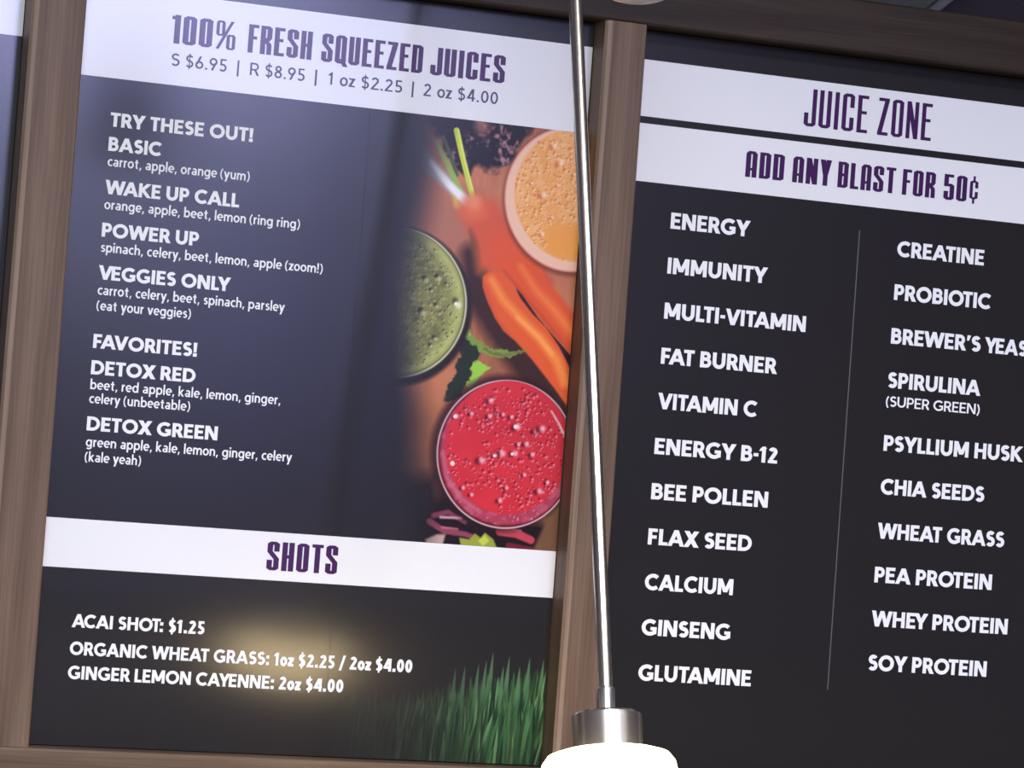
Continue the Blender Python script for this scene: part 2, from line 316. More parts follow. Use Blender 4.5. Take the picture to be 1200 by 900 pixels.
def condensed(ch, w):
    """tall condensed display letter with clipped corners"""
    W = .25 + (w-.10)*.6; h = w/2; a = h; b = W-h; T = 1-h; B = h; c = min(.035, (b-a)/2.2); m = .50
    O = [(a,B+c),(a,T-c),(a+c,T),(b-c,T),(b,T-c),(b,B+c),(b-c,B),(a+c,B)]
    if ch in 'O0': return W, rib(O, w, True)
    if ch == 'Q': return W, rib(O, w, True)+dia(W*.62,.16,W*.98,-.10,w*1.0)
    if ch == 'C': return W, rib([(b,.63),(b,T-c),(b-c,T),(a+c,T),(a,T-c),(a,B+c),(a+c,B),(b-c,B),(b,B+c),(b,.37)], w)
    if ch == '\u00a2': return W*.9, rib([(x*.9,.14+y*.72) for x, y in [(b,.60),(b,T-c),(b-c,T),(a+c,T),(a,T-c),(a,B+c),(a+c,B),(b-c,B),(b,B+c),(b,.40)]], w*.68)+rect(W*.45-w*.25,-.04,W*.45+w*.25,.16)+rect(W*.45-w*.25,.84,W*.45+w*.25,1.04)
    if ch == 'S': return W, rib([(b,.66),(b,T-c),(b-c,T),(a+c,T),(a,T-c),(a,.655),(b,.40),(b,B+c),(b-c,B),(a+c,B),(a,B+c),(a,.36)], w)
    if ch == '5': return W, rib([(b+h*.6,T),(a,T),(a,.58),(b-c,.58),(b,.58-c),(b,B+c),(b-c,B),(a+c,B),(a,B+c),(a,.34)], w)
    if ch == 'U': return W, rib([(a,1),(a,B+c),(a+c,B),(b-c,B),(b,B+c),(b,1)], w)
    if ch == 'J': return W*.95, rib([(a,.36),(a,B+c),(a+c,B),(b-c,B),(b,B+c),(b,1)], w)
    if ch == 'I': return w, rect(0,0,w,1)
    if ch == '1': return w*1.5, rect(w*.5,0,w*1.5,1)+rect(0,.84,w*.8,.95)
    if ch == 'H': return W, rect(0,0,w,1)+rect(W-w,0,W,1)+rect(0,m-h,W,m+h)
    if ch == 'E': return W*.9, rect(0,0,w,1)+rect(0,1-w,W*.9,1)+rect(0,m,W*.78,m+w*.95)+rect(0,0,W*.9,w)
    if ch == 'F': return W*.85, rect(0,0,w,1)+rect(0,1-w,W*.88,1)+rect(0,m-.02,W*.75,m-.02+w*.95)
    if ch == 'L': return W*.8, rect(0,0,w,1)+rect(0,0,W*.82,w)
    if ch == 'T': return W*.95, rect(0,1-w,W*.95,1)+rect(W*.475-h,0,W*.475+h,1)
    if ch == 'D': return W, rib([(a,T),(b-c,T),(b,T-c),(b,B+c),(b-c,B),(a,B)], w, True)
    if ch == 'B': return W, rib([(a,T),(b-c,T),(b,T-c),(b,m+c),(b-c,m),(a,m)], w, True)+rib([(a,m),(b-c,m),(b,m-c),(b,B+c),(b-c,B),(a,B)], w, True)
    if ch == 'R': return W, rib([(a,T),(b-c,T),(b,T-c),(b,m+.09),(b-.035,m+.02),(a,m+.02)], w, True)+rect(0,0,w,1)+rib([(a+(b-a)*.30,m-.01),(b-.01,m-.13),(b,m-.20),(b,0)], w*.95)
    if ch == 'A': return W, rib([(a,0),(a,T-c*1.5),(a+c,T),(b-c,T),(b,T-c*1.5),(b,0)], w)+rect(a,.26,b,.26+w*.85)
    if ch == 'N': return W*1.05, rect(0,0,w*.95,1)+rect(W*1.05-w*.95,0,W*1.05,1)+dia(h,1,W*1.05-h,0,w*1.05)
    if ch == 'Y': return W, rect(W/2-h,0,W/2+h,.48)+dia(W/2,.42,h,1,w*1.1)+dia(W/2,.42,W-h,1,w*1.1)
    if ch == 'Z': return W*.92, rect(0,1-w,W*.92,1)+rect(0,0,W*.92,w)+dia(h,w*.5,W*.92-h,1-w*.5,w*1.1)
    if ch == '%':
        s = lambda ox, oy: rib([(ox+x*.58, oy+y*.50) for x, y in [(0.02,.10),(0.02,.90),(.06,.97),(.17,.97),(.21,.90),(.21,.10),(.17,.03),(.06,.03)]], w*.55, True)
        return W*1.55, s(.03,.48)+s(.24,.02)+dia(.05,0,.32,1,w*.55)
    return .1, []

def line_polys(text, font, w, track, space):
    x = 0; out = []
    tight = {('A','V'), ('F','A'), ('V','E'), ('L','T'), ('T','A'), ('A','T'), ('L','Y'), ('P','A'), ('E','Y'), ('A','Y'), ('Y','E'), ('W','A'), ('A','W'), ('F','O'), ('A','C'), ('O','T'), ('T',':')}
    for i, ch in enumerate(text):
        if ch == ' ': x += space; continue
        adv, pl = font(ch, w)
        for p in pl: out.append([(px+x, py) for px, py in p])
        k = track
        if font is sans and ch in 'AVWXYKTLCORPBDGSceorvyzbps': k -= track*0.30
        nxt = text[i+1] if i+1 < len(text) else ''
        if font is sans and nxt in 'AVWXYTOCGSaceovyzgd' and nxt: k -= track*0.25
        if (ch, nxt) in tight and font is sans: k -= 0.11
        x += adv + k
    xs = [q[0] for p in out for q in p]
    return out, min(xs), max(xs)
def lettering(name, parent, words, base, cap, material, font=sans, w=.19, track=.12, space=.30, lift=0.0007, org=(0,0)):
    """words = [(text, x0, x1), ...] : each run stretched to its printed length; one mesh on the sheet"""
    V, F = [], []; k = 0
    for text, x0, x1 in words:
        pl, mn, mx = line_polys(text, font, w, track, space)
        s = (x1-x0)/(mx-mn)
        for p in pl:
            n0 = len(V); y = -lift - (k % 7)*0.00001; k += 1
            ar = sum(p[i][0]*p[(i+1)%4][1]-p[(i+1)%4][0]*p[i][1] for i in range(4))
            if ar < 0: p = p[::-1]
            for px, py in p: V.append((x0+(px-mn)*s-org[0], y, base+py*cap-org[1]))
            F.append(tuple(range(n0, n0+4)))
    o = mesh_obj(name, V, F, material, parent)
    return o

# ---------------------------------------------------------------- the room
struct(box('floor', -4, 7, -4, 8, -0.1, 0, M['floor']))
ceiling = struct(box('ceiling', -4, 7, -4, 8, 3.55, 3.65, M['ceil_dark']))
struct(box('wall_back', -4, 7, 7.9, 8, 0, 3.55, M['wall_dark']))
struct(box('wall_left', -4.1, -4, -4, 8, 0, 3.55, M['wall']))
struct(box('wall_right', 7, 7.1, -4, 8, 0, 3.55, M['wall']))
struct(box('wall_bulkhead', -4, 7, 3.75, 3.9, 0, 2.95, M['wall']))
wf = struct(box('wall_front', -4, 7, -4.1, -4, 0, 3.55, M['wall_dark']))
# grey drop-in tiles left of the joint, bare dark ceiling to the right of it
JX = 2.306
def tile(x0, x1, y0, y1, first=[None]):
    o = box('tile', x0+.006, x1-.006, y0+.006, y1-.006, 3.53, 3.56, M['tile']); o.parent = ceiling
    o.location = Vector(o.location) - Vector(ceiling.location); return o
for i in range(6):
    for j in range(8):
        tile(JX-0.02-0.61*(i+1), JX-0.02-0.61*i, 2.9+0.61*j, 2.9+0.61*(j+1))
tb = box('ceiling_grid_bar', JX-0.015, JX-0.011, 2.9, 7.8, 3.522, 3.552, M['tbar']); tb.parent = ceiling
tb.location = Vector(tb.location) - Vector(ceiling.location)

# ---------------------------------------------------------------- the leaning menu board
LEAN = math.radians(16.5215)
BO = Vector((1.396552, 3.350767, 2.731550))
BW = Matrix.Translation(BO) @ Matrix.Rotation(LEAN, 4, 'X')     # local x right, z up the board, -y towards the viewer
D = 0.034
fr = thing('menu_board_frame', 'wooden walnut-look frame holding the three black menu panels, top rail toned darker for shade', 'frame', mw=BW)
def fbox(name, x0, x1, z0, z1, y0, y1, material, bev=0.0025, **k):
    return box(name, x0, x1, y0, y1, z0, z1, material, fr, bev)
XR = 1.02
XL = -1.13
tr = fbox('top_rail', XL-.05, XR+.05, 0.4135, 0.4745, -D-0.0015, 0.02, M['walnut_shaded']); tr['label'] = 'brown top rail, toned darker for shade'
fbox('bottom_rail', XL-.05, XR+.05, -0.485, -0.4235, -D-0.001, 0.02, M['walnut_rail'])
for x0, x1 in ((XL-.05, XL), (-0.582, -0.5245), (0.0685, 0.1180), (XR, XR+.05)):
    # an upright with a broad eased edge on its left arris
    ch = 0.0075
    prof = [(x0, 0.02), (x0, -D+ch*.55), (x0+ch*.35, -D+ch*.15), (x0+ch, -D), (x1-.0015, -D), (x1, -D+.0015), (x1, 0.02)]
    cx = (x0+x1)/2; vs = []; n = len(prof)
    for z in (-0.4235, 0.4135):
        vs += [(px-cx, py, z) for px, py in prof]
    fs = [(i, (i+1) % n, (i+1) % n+n, i+n) for i in range(n)] + [tuple(range(n))[::-1], tuple(range(n, 2*n))]
    o = mesh_obj('upright', vs, fs, M['walnut'], fr); o.location = (cx, 0, 0)
    o.data.materials.append(M['walnut_lit']); o.data.polygons[1].material_index = 1; o.data.polygons[2].material_index = 1
fbox('backing_board', XL, XR, -0.45, 0.45, 0.021, 0.033, M['ceil_dark'], 0.0)
for bx in (-0.55, 0.095, 0.8):
    for bz in (0.30, -0.38):
        yb = 3.75; p = BW @ Vector((bx, 0.033, bz))
        o = box('wall_bracket', -0.02, 0.02, 0.0, yb-p.y+0.004, -0.015, 0.015, M['steel'], fr)
        # level bracket: undo the lean for this part only
        o.matrix_parent_inverse = Matrix.Identity(4)
        o.matrix_basis = BW.inverted() @ Matrix.Translation(Vector((p.x, p.y+(yb-p.y)/2-0.004, min(p.z, 2.93)))) 

def sheet_thing(name, label, x0, x1, z0=-0.4225, z1=0.4125):
    cx, cz = (x0+x1)/2, z0
    t = thing(name, label, 'menu sign', mw=BW @ Matrix.Translation((cx, 0, cz)))
    p = box('panel', x0-cx, x1-cx, 0.0, 0.012, 0, z1-z0, M['black'], t)
    return t, (cx, cz)
def band(t, org, x0, x1, z0, z1, m_=None):
    return box('white_band', x0-org[0], x1-org[0], -0.0003, 0.0, z0-org[1], z1-org[1], m_ or M['white'], t)

# --- left sheet: juices
jt, jo = sheet_thing('juice_menu_panel', 'black fresh juices menu panel with printed glasses of juice, between two wooden uprights', -0.5235, 0.0678)
band(jt, jo, -0.5235, 0.0675, 0.2878, 0.3855)
band(jt, jo, -0.5235, 0.0675, -0.2347, -0.1825)
K = dict(org=jo)
PU = M['ink_purple']
lettering('title_text', jt, [('100%', -.4215, -.3497), ('FRESH', -.3352, -.2626), ('SQUEEZED', -.2514, -.1338), ('JUICES', -.1244, -.0360)], .3327, .0308, PU, condensed, .112, .058, .12, org=jo)
lettering('price_text', jt, [('S $6.95', -.4189, -.3571), ('|', -.3452, -.3433), ('R $8.95', -.3307, -.2685), ('|', -.2567, -.2545), ('1 oz $2.25', -.2420, -.1554), ('|', -.1440, -.1420), ('2 oz $4.00', -.1303, -.0420)], .3086, .0135, M['ink_slate'], sans, .135, .15, .34, org=jo)
lettering('title_text', jt, [('SHOTS', -.2700, -.1892)], -.2238, .0311, PU, condensed, .115, .060, org=jo)
IW = M['ink_white']; HX = -.4808
for s, x1, bz in (('TRY THESE OUT!', -.3218, .2363), ('BASIC', -.4225, .2102), ('WAKE UP CALL', -.3315, .1642), ('POWER UP', -.3735, .1184), ('VEGGIES ONLY', -.3340, .0729),
                  ('FAVORITES!', -.3660, -.0004), ('DETOX RED', -.3655, -.0284), ('DETOX GREEN', -.3360, -.0882)):
    lettering('heading_text', jt, [(s, HX, x1)], bz, .0150, IW, sans, .235, .10, .30, org=jo)
for s, x1, bz in (('carrot, apple, orange (yum)', -.3220, .1940), ('orange, apple, beet, lemon (ring ring)', -.2611, .1480), ('spinach, celery, beet, lemon, apple (zoom!)', -.2313, .1022),
                  ('carrot, celery, beet, spinach, parsley', -.2712, .0566), ('(eat your veggies)', -.3759, .0402), ('beet, red apple, kale, lemon, ginger,', -.2680, -.0442),
                  ('celery (unbeetable)', -.3689, -.0590), ('green apple, kale, lemon, ginger, celery', -.2501, -.1052), ('(kale yeah)', -.4185, -.1212)):
    lettering('ingredient_text', jt, [(s, HX+.0005, x1)], bz, .0106, IW, sans, .15, .11, .28, org=jo)
for s, x1, bz in (('ACAI SHOT: $1.25', -.3340, -.2972), ('ORGANIC WHEAT GRASS: 1oz $2.25 / 2oz $4.00', -.0935, -.3264), ('GINGER LEMON CAYENNE: 2oz $4.00', -.1718, -.3520)):
    lettering('shot_text', jt, [(s, HX+.0005, x1)], bz, .0141, IW, sans, .225, .105, .30, org=jo)

# --- right sheet: boosts
zt, zo = sheet_thing('blast_menu_panel', 'black juice zone menu panel with two columns of add-ins, right of the middle upright', 0.1187, XR-.001)
band(zt, zo, 0.1187, XR-.001, .3153, .3796)
band(zt, zo, 0.1187, XR-.001, .2415, .3073)
lettering('title_text', zt, [('JUICE', .3366, .4190), ('ZONE', .4320, .5030)], .3262, .0435, PU, condensed, .086, .070, .12, org=zo)
lettering('title_text', zt, [('ADD', .2672, .3162), ('ANY', .3271, .3767), ('BLAST', .3855, .4608), ('FOR', .4700, .5135), ('50\u00a2', .5249, .5705)], .2600, .0300, PU, condensed, .112, .058, .12, org=zo)
X1 = .1785; X2 = .4692
z0 = .1916; dz = .05130
for i, (s, x1) in enumerate((('ENERGY', .2785), ('IMMUNITY', .3046), ('MULTI-VITAMIN', .3577), ('FAT BURNER', .3252), ('VITAMIN C', .3031), ('ENERGY B-12', .3333),
                             ('BEE POLLEN', .3253), ('FLAX SEED', .3086), ('CALCIUM', .2890), ('GINSENG', .2896), ('GLUTAMINE', .3198))):
    lettering('option_text', zt, [(s, X1, x1)], z0-dz*i, .0183, IW, sans, .235, .10, .30, org=zo)
for s, x1, bz in (('CREATINE', .5848, .1874), ('PROBIOTIC', .5976, .1366), ('SPIRULINA', .5922, .0338), ('PSYLLIUM HUSK', .6556, -.0398), ('CHIA SEEDS', .6069, -.0905),
                  ('WHEAT GRASS', .6379, -.1420), ('PEA PROTEIN', .6250, -.1932), ('WHEY PROTEIN', .6502, -.2442), ('SOY PROTEIN', .6258, -.2955)):
    lettering('option_text', zt, [(s, X2, x1)], bz, .0183, IW, sans, .235, .10, .30, org=zo)
lettering('option_text', zt, [("BREWER'S", X2, .5882), ('YEAST', .5935, .6640)], .0854, .0183, IW, sans, .235, .10, .30, org=zo)
lettering('option_text', zt, [('(SUPER GREEN)', X2-.001, .5928)], .0120, .0122, IW, sans, .17, .11, .30, org=zo)
box('divider_line', .4182-zo[0], .4193-zo[0], -.0004, .0, -.3203-zo[1], .2129-zo[1], M['ink_grey'], zt)

# --- far left sheet, only its right edge is in view
st, so = sheet_thing('smoothie_menu_panel', 'black menu panel at the far left edge, with a white top band', XL+.001, -0.5828)
band(st, so, XL+.001, -0.5828, .3205, .3990)

# ---------------------------------------------------------------- printed photographs (flat print on the sheet)
def s2l(c):
    c = np.asarray(c, float)/255.0
    return np.where(c <= 0.04045, c/12.92, ((c+0.055)/1.055)**2.4)
class Print:
    """a print raster in millimetres on the sheet; colours in display values"""
    def __init__(s, x0, x1, y0, y1, res, seed):
        s.x0, s.y0, s.res = x0, y0, res
        s.nx = int(round((x1-x0)/res))+1; s.ny = int(round((y1-y0)/res))+1
        s.X, s.Y = np.meshgrid(x0+np.arange(s.nx)*res, y0+np.arange(s.ny)*res)
        s.A = np.zeros((s.ny, s.nx, 3)); s.rng = np.random.default_rng(seed)
    def noise(s, scale, octaves=3, ax=1.0, ay=1.0):
        out = np.zeros_like(s.X); amp = 1; tot = 0
        for o in range(octaves):
            sx = s.X*ax/scale; sy = s.Y*ay/scale
            sx = sx-sx.min(); sy = sy-sy.min()
            ix = sx.astype(int); iy = sy.astype(int); fx = sx-ix; fy = sy-iy
            g = s.rng.random((iy.max()+2, ix.max()+2)); fx = fx*fx*(3-2*fx); fy = fy*fy*(3-2*fy)
            out += amp*((g[iy,ix]*(1-fx)+g[iy,ix+1]*fx)*(1-fy)+(g[iy+1,ix]*(1-fx)+g[iy+1,ix+1]*fx)*fy)
            tot += amp; amp *= .5; scale /= 2
        return out/tot
    def put(s, mask, col):
        mask = np.clip(mask, 0, 1)[..., None]
        s.A[:] = s.A*(1-mask) + np.asarray(col, float)*mask
    def wobble(s, amount, scale):
        s.keepXY = (s.X, s.Y); s.X, s.Y = s.X+(s.noise(scale, 3)-.5)*amount, s.Y+(s.noise(scale, 3)-.5)*amount
    def steady(s): s.X, s.Y = s.keepXY
    def poly(s, pts, soft=1.0):
        pts = np.asarray(pts, float); n = len(pts); inside = np.zeros(s.X.shape, bool); dist = np.full(s.X.shape, 1e9)
        for i in range(n):
            x1, y1 = pts[i]; x2, y2 = pts[(i+1) % n]
            if y1 != y2:
                c = ((y1 > s.Y) != (y2 > s.Y)) & (s.X < (x2-x1)*(s.Y-y1)/(y2-y1)+x1); inside ^= c
            dx, dy = x2-x1, y2-y1; t = np.clip(((s.X-x1)*dx+(s.Y-y1)*dy)/(dx*dx+dy*dy+1e-9), 0, 1)
            dist = np.minimum(dist, np.hypot(s.X-x1-t*dx, s.Y-y1-t*dy))
        return np.clip(np.where(inside, dist, -dist)/soft+.5, 0, 1)
    def disc(s, cx, cy, r, soft=.8, ry=None):
        ry = ry or r; q = np.hypot((s.X-cx)/r, (s.Y-cy)/ry)
        return np.clip((1-q)*min(r, ry)/soft+.5, 0, 1)
    def stroke(s, pts, w0, w1, soft=1.0):
        best = np.full(s.X.shape, -1e9); n = len(pts)-1
        for i in range(n):
            (x1, y1), (x2, y2) = pts[i], pts[i+1]; dx, dy = x2-x1, y2-y1
            t = np.clip(((s.X-x1)*dx+(s.Y-y1)*dy)/(dx*dx+dy*dy+1e-9), 0, 1)
            ww = (w0+(w1-w0)*((i+t)/n))/2
            best = np.maximum(best, ww-np.hypot(s.X-x1-t*dx, s.Y-y1-t*dy))
        return np.clip(best/soft+.5, 0, 1)
    def spot(s, cx, cy, r, dark, light, k=1.0, ang=2.4):
        i0 = max(0, int((cy-2*r-s.y0)/s.res)); i1 = min(s.ny, int((cy+2*r-s.y0)/s.res)+2)
        j0 = max(0, int((cx-2*r-s.x0)/s.res)); j1 = min(s.nx, int((cx+2*r-s.x0)/s.res)+2)
        if i1 <= i0 or j1 <= j0: return
        X = s.X[i0:i1, j0:j1]; Y = s.Y[i0:i1, j0:j1]; dx, dy = math.cos(ang)*r*.45, math.sin(ang)*r*.45
        for ox, oy, col, kk in ((dx, dy, dark, .85), (-dx, -dy, light, .75)):
            mk = np.exp(-(((X-cx-ox)/(r*.62))**2+((Y-cy-oy)/(r*.62))**2)**1.5)[..., None]*kk*k
            s.A[i0:i1, j0:j1] = s.A[i0:i1, j0:j1]*(1-mk)+np.asarray(dark if col is dark else light, float)*mk
    def fade(s, f, col):
        f = np.clip(f, 0, 1)[..., None]; s.A[:] = s.A*f+np.asarray(col, float)*(1-f)
    def build(s, name, parent, org, y=-0.0005, keep=None):
        n = s.nx*s.ny; co = np.zeros((n, 3), np.float32)
        co[:, 0] = s.X.ravel()/1000-org[0]; co[:, 1] = y; co[:, 2] = s.Y.ravel()/1000-org[1]
        I, J = np.meshgrid(np.arange(s.ny-1), np.arange(s.nx-1), indexing='ij')
        a = (I*s.nx+J).ravel(); q = np.stack([a, a+1, a+1+s.nx, a+s.nx], 1).astype(np.int32)
        me = bpy.data.meshes.new(name); me.vertices.add(n); me.vertices.foreach_set('co', co.ravel())
        me.loops.add(q.size); me.loops.foreach_set('vertex_index', q.ravel())
        me.polygons.add(len(q)); me.polygons.foreach_set('loop_start', np.arange(0, q.size, 4, dtype=np.int32))
        me.update(calc_edges=True); me.validate()
        ca = me.color_attributes.new('Print', 'FLOAT_COLOR', 'POINT')
        L = np.ones((n, 4), np.float32); L[:, :3] = s2l(np.clip(s.A.reshape(-1, 3), 0, 255)); ca.data.foreach_set('color', L.ravel())
        me.materials.append(M['photo']); o = bpy.data.objects.new(name, me); C.objects.link(o); o.parent = parent
        return o
def sm(x, a, b): t = np.clip((x-a)/(b-a), 0, 1); return t*t*(3-2*t)

P = Print(-190.0, 67.6, -182.3, 287.6, 0.62, 5)
BLK = (36.4, 34.7, 35.9)
# chopping board of reddish wood with darker, shaded patches
n1 = P.noise(60, 4, 1.0, .5); n2 = P.noise(7, 3, 1.5, .4)
P.put(np.ones_like(P.X), (196, 122, 86)); P.put(sm(n1, .40, .75)*.55, (130, 78, 52)); P.put(sm(n2, .5, .9)*.30, (222, 150, 112))
P.put(sm(P.disc(*(-114.2, -94.1), 70, 70), .05, 1)*.85, (110, 66, 42))
P.put(P.disc(*(-94.3, 162.7), 42, 40), (176, 112, 86))
P.put(P.disc(*(-84.4, -25.8), 22, 40, 90)*.5, (190, 120, 76))
# shade under the carrots and behind the glasses
P.put(P.stroke([(-59.9, 137.6),(-48.1, 91.1),(-12.0, 48.6),(24.8, 11.6),(62.5, -33.3)], 26, 40, 16)*.92, (52, 30, 22))
P.put(P.stroke([(-61.1, 166.0),(-51.8, 138.3),(-44.1, 118.1)], 8, 12, 4), (62, 62, 30))
P.put(P.poly([(-89.8, -148.9),(-71.6, -124.1),(-29.4, -144.9),(53.1, -150.8),(75.0, -99.5),(76.6, -185.6),(-116.0, -197.7),(-122.7, -113.5)], 16), (30, 17, 17))
P.put(P.poly([(-122.7, -113.5),(-81.1, -106.8),(-62.8, -184.9),(-126.0, -198.3)], 22)*.9, (26, 17, 17))
# kale along the top
P.wobble(14, 12)
kale = P.poly([(-139.8, 292.4),(-113.2, 274.5),(-92.2, 238.8),(-79.0, 225.0),(-68.1, 229.0),(-59.5, 235.6),(-44.9, 231.4),(-29.2, 239.7),(-17.9, 252.4),(-9.0, 270.6),(6.0, 289.4),(9.5, 297.5)], 6)
P.steady(); P.put(kale, (30, 20, 20))
kn = P.noise(5, 2); kk = P.noise(26, 2)
P.put(kale*sm(kn, .46, .66)*sm(kk, .38, .60)*.8, (118, 84, 84)); P.put(kale*sm(kn, .62, .80)*sm(kk, .42, .6)*.8, (180, 140, 142))
P.put(P.disc(*(-58.1, 282.4), 9, 9)*.6, (196, 130, 104))
# carrot greens
P.put(P.stroke([(-153.1, 270.2),(-114.9, 231.7),(-70.7, 197.3)], 20, 12, 6), (176, 172, 180)); 
P.put(P.stroke([(-80.5, 192.6),(-87.8, 208.9)], 9, 4, 5), (208, 170, 90))
P.put(P.stroke([(-103.5, 266.1),(-90.4, 240.9),(-84.1, 225.4)], 4, 5, 2), (70, 96, 50)); P.put(P.stroke([(-111.0, 259.6),(-96.1, 236.5),(-79.8, 209.7)], 4.5, 8, 1.5), (154, 178, 84))
P.put(P.stroke([(-88.0, 274.4),(-78.5, 245.0),(-62.9, 201.9)], 7, 6, 1.2), (200, 214, 64)); P.put(P.stroke([(-85.9, 274.7),(-76.5, 245.2),(-63.5, 209.5)], 2, 2, 1.2), (224, 234, 110))
P.put(P.stroke([(-115.3, 236.4),(-93.4, 215.0),(-70.7, 197.3)], 6, 10, 4), (240, 238, 240))
# blurred crown of the upper carrot and its body under the orange glass
P.put(P.poly([(-77.7, 183.3),(-71.0, 201.1),(-55.2, 206.5),(-34.3, 201.0),(-14.1, 178.2),(11.2, 144.3),(31.0, 128.9),(-50.5, 121.3),(-57.0, 152.1),(-70.8, 172.6)], 16), (212, 90, 56))
P.put(P.disc(*(-60.9, 188.8), 15, 14, 11)*.8, (232, 116, 72)); P.put(P.disc(*(-60.6, 198.4), 8, 9)*.6, (240, 158, 112))
P.put(P.stroke([(-13.1, 165.9),(7.5, 139.2),(31.9, 117.5)], 12, 16, 12)*.7, (196, 72, 52))
ca = P.poly([(-33.1, 134.4),(-11.2, 142.2),(7.3, 142.0),(24.4, 134.1),(34.0, 117.7),(48.5, 104.6),(67.8, 84.3),(76.0, 33.1),(67.1, 40.0),(50.3, 54.9),(28.0, 76.0),(1.2, 101.3),(-16.6, 119.7)], 4)
P.put(P.disc(*(-15.3, 141.8), 26, 22)*.9, (222, 89, 46)); P.put(ca, (222, 88, 44))
P.put(P.stroke([(-0.1, 131.8),(20.4, 106.9),(42.6, 87.8),(69.6, 61.4)], 5, 12, 9)*ca*.8, (246, 132, 62)); P.put(P.stroke([(-20.1, 124.2),(4.3, 101.6),(35.5, 71.8),(67.1, 40.0)], 4, 4, 5)*ca*.6, (186, 62, 34))
gap = P.poly([(-3.3, 106.6),(4.5, 99.7),(24.8, 76.6),(49.4, 53.9),(69.4, 36.4),(68.4, 22.8),(50.1, 44.3),(32.0, 63.9),(16.3, 79.7),(3.2, 90.0)], 2)
P.put(gap, (44, 18, 20))
cb = P.poly([(-44.5, 116.2),(-40.2, 120.4),(-30.2, 123.2),(-19.8, 120.4),(-8.8, 110.9),(3.8, 94.8),(18.4, 79.9),(36.0, 66.1),(53.7, 45.6),(65.5, 27.4),(69.1, 0.8),(67.6, -19.5),(55.1, -5.1),(40.4, 10.0),(20.2, 30.3),(0.3, 47.7),(-14.8, 57.9),(-26.1, 71.2),(-36.7, 89.3),(-43.6, 104.8)], 2)
P.put(cb, (226, 94, 44))
P.put(P.stroke([(-33.5, 113.4),(-17.5, 92.0),(6.7, 71.2),(30.9, 52.3),(51.2, 31.0),(63.4, 7.1)], 8, 12, 8)*cb*.9, (248, 146, 66))
P.put(P.stroke([(0.3, 74.5),(26.5, 55.7),(44.4, 38.1)], 4, 5, 5)*cb*.7, (255, 172, 88)); P.put(P.stroke([(-42.1, 105.9),(-26.2, 72.1),(0.5, 45.8),(40.6, 7.1),(65.7, -21.5)], 4, 4, 5)*cb*.5, (196, 74, 34))
# parsley
P.wobble(7, 5)
P.put(P.poly([(-65.0, 48.8),(-48.4, 43.6),(-38.5, 34.0),(-49.2, 15.0),(-52.0, -1.4),(-58.9, -16.2),(-69.4, -24.6),(-79.5, -24.4),(-76.7, -8.1),(-67.6, 4.0),(-69.7, 18.0),(-62.3, 26.2),(-67.5, 41.9)], 2.5), (34, 46, 26))
P.put(P.poly([(-65.6, 55.4),(-57.4, 54.2),(-48.6, 46.4),(-33.8, 39.1),(-5.0, 36.8),(15.5, 38.5),(-2.3, 29.4),(-30.9, 28.9),(-41.4, 31.8),(-48.1, 39.8),(-58.6, 43.6)], 2), (126, 152, 66)); P.put(P.disc(*(-59.2, 52.1), 5, 2), (160, 204, 80))
P.put(P.stroke([(-35.5, 35.2),(-12.7, 31.4),(13.6, 36.4)], 3, 2, 2)*.6, (96, 84, 44)); P.put(P.poly([(-49.7, 21.6),(-40.5, 20.5),(-26.9, 16.8),(-39.2, 4.4),(-50.3, -9.8),(-54.6, -6.3),(-49.4, 5.5)], 1.5), (150, 206, 70))
P.steady()

def bubbles(cx, cy, r, n, rmin, rmax, dark, light, k, lim=.93, seed=1, region=None):
    rr = random.Random(seed)
    for _ in range(n):
        a = rr.random()*6.2832; q = math.sqrt(rr.random())*r*lim
        x, y = cx+q*math.cos(a), cy+q*math.sin(a)
        if region and not region(x, y): continue
        P.spot(x, y, rmin+(rmax-rmin)*rr.random()**3, dark, light, k)
# green juice
gx, gy, gr = -143.8, 78.4, 82.8
P.put(P.disc(gx+2, gy-4, gr+5, 5), (40, 26, 18)); P.put(P.disc(gx, gy, gr+1.5, 1), (56, 58, 40)); P.put(P.disc(gx, gy, gr+.3, 1), (206, 200, 180)); P.put(P.disc(gx, gy, gr-1.6, 1), (66, 74, 40))
P.put(P.disc(gx-1, gy+.5, gr-2.6, 2), (136, 136, 78))
gm = P.disc(gx-1, gy, gr-4, 2); P.put(gm*sm(P.noise(9, 3), .42, .72)*.7, (98, 98, 54)); P.put(gm*sm(P.noise(3.5, 2), .55, .85)*.6, (176, 178, 118))
P.put(P.disc(gx, gy, gr-3, 10)*(1-P.disc(gx-9, gy+3, gr-7, 12))*.7, (196, 204, 118))
bubbles(gx, gy, gr, 700, 1.1, 2.9, (62, 62, 34), (200, 198, 140), .7, .9, 3)
for p, q in (((-97.2, 110.3), 4.5), ((-86.6, 103.7), 2.4), ((-112.1, 107.1), 5), ((-96.8, 79.1), 3.6), ((-113.2, 71.1), 6), ((-95.9, 43.3), 3.6), ((-100.3, 34.4), 3), ((-80.0, 45.6), 2), ((-104.1, 95.5), 3)):
    P.spot(p[0], p[1], q, (36, 34, 20), (200, 200, 150), 1.0)
P.spot(*(-72.9, 84.1), 6.5, (64, 64, 34), (250, 250, 232), 1.0); P.put(P.disc(*(-73.8, 83.1), 2, 1.5), (250, 250, 240))
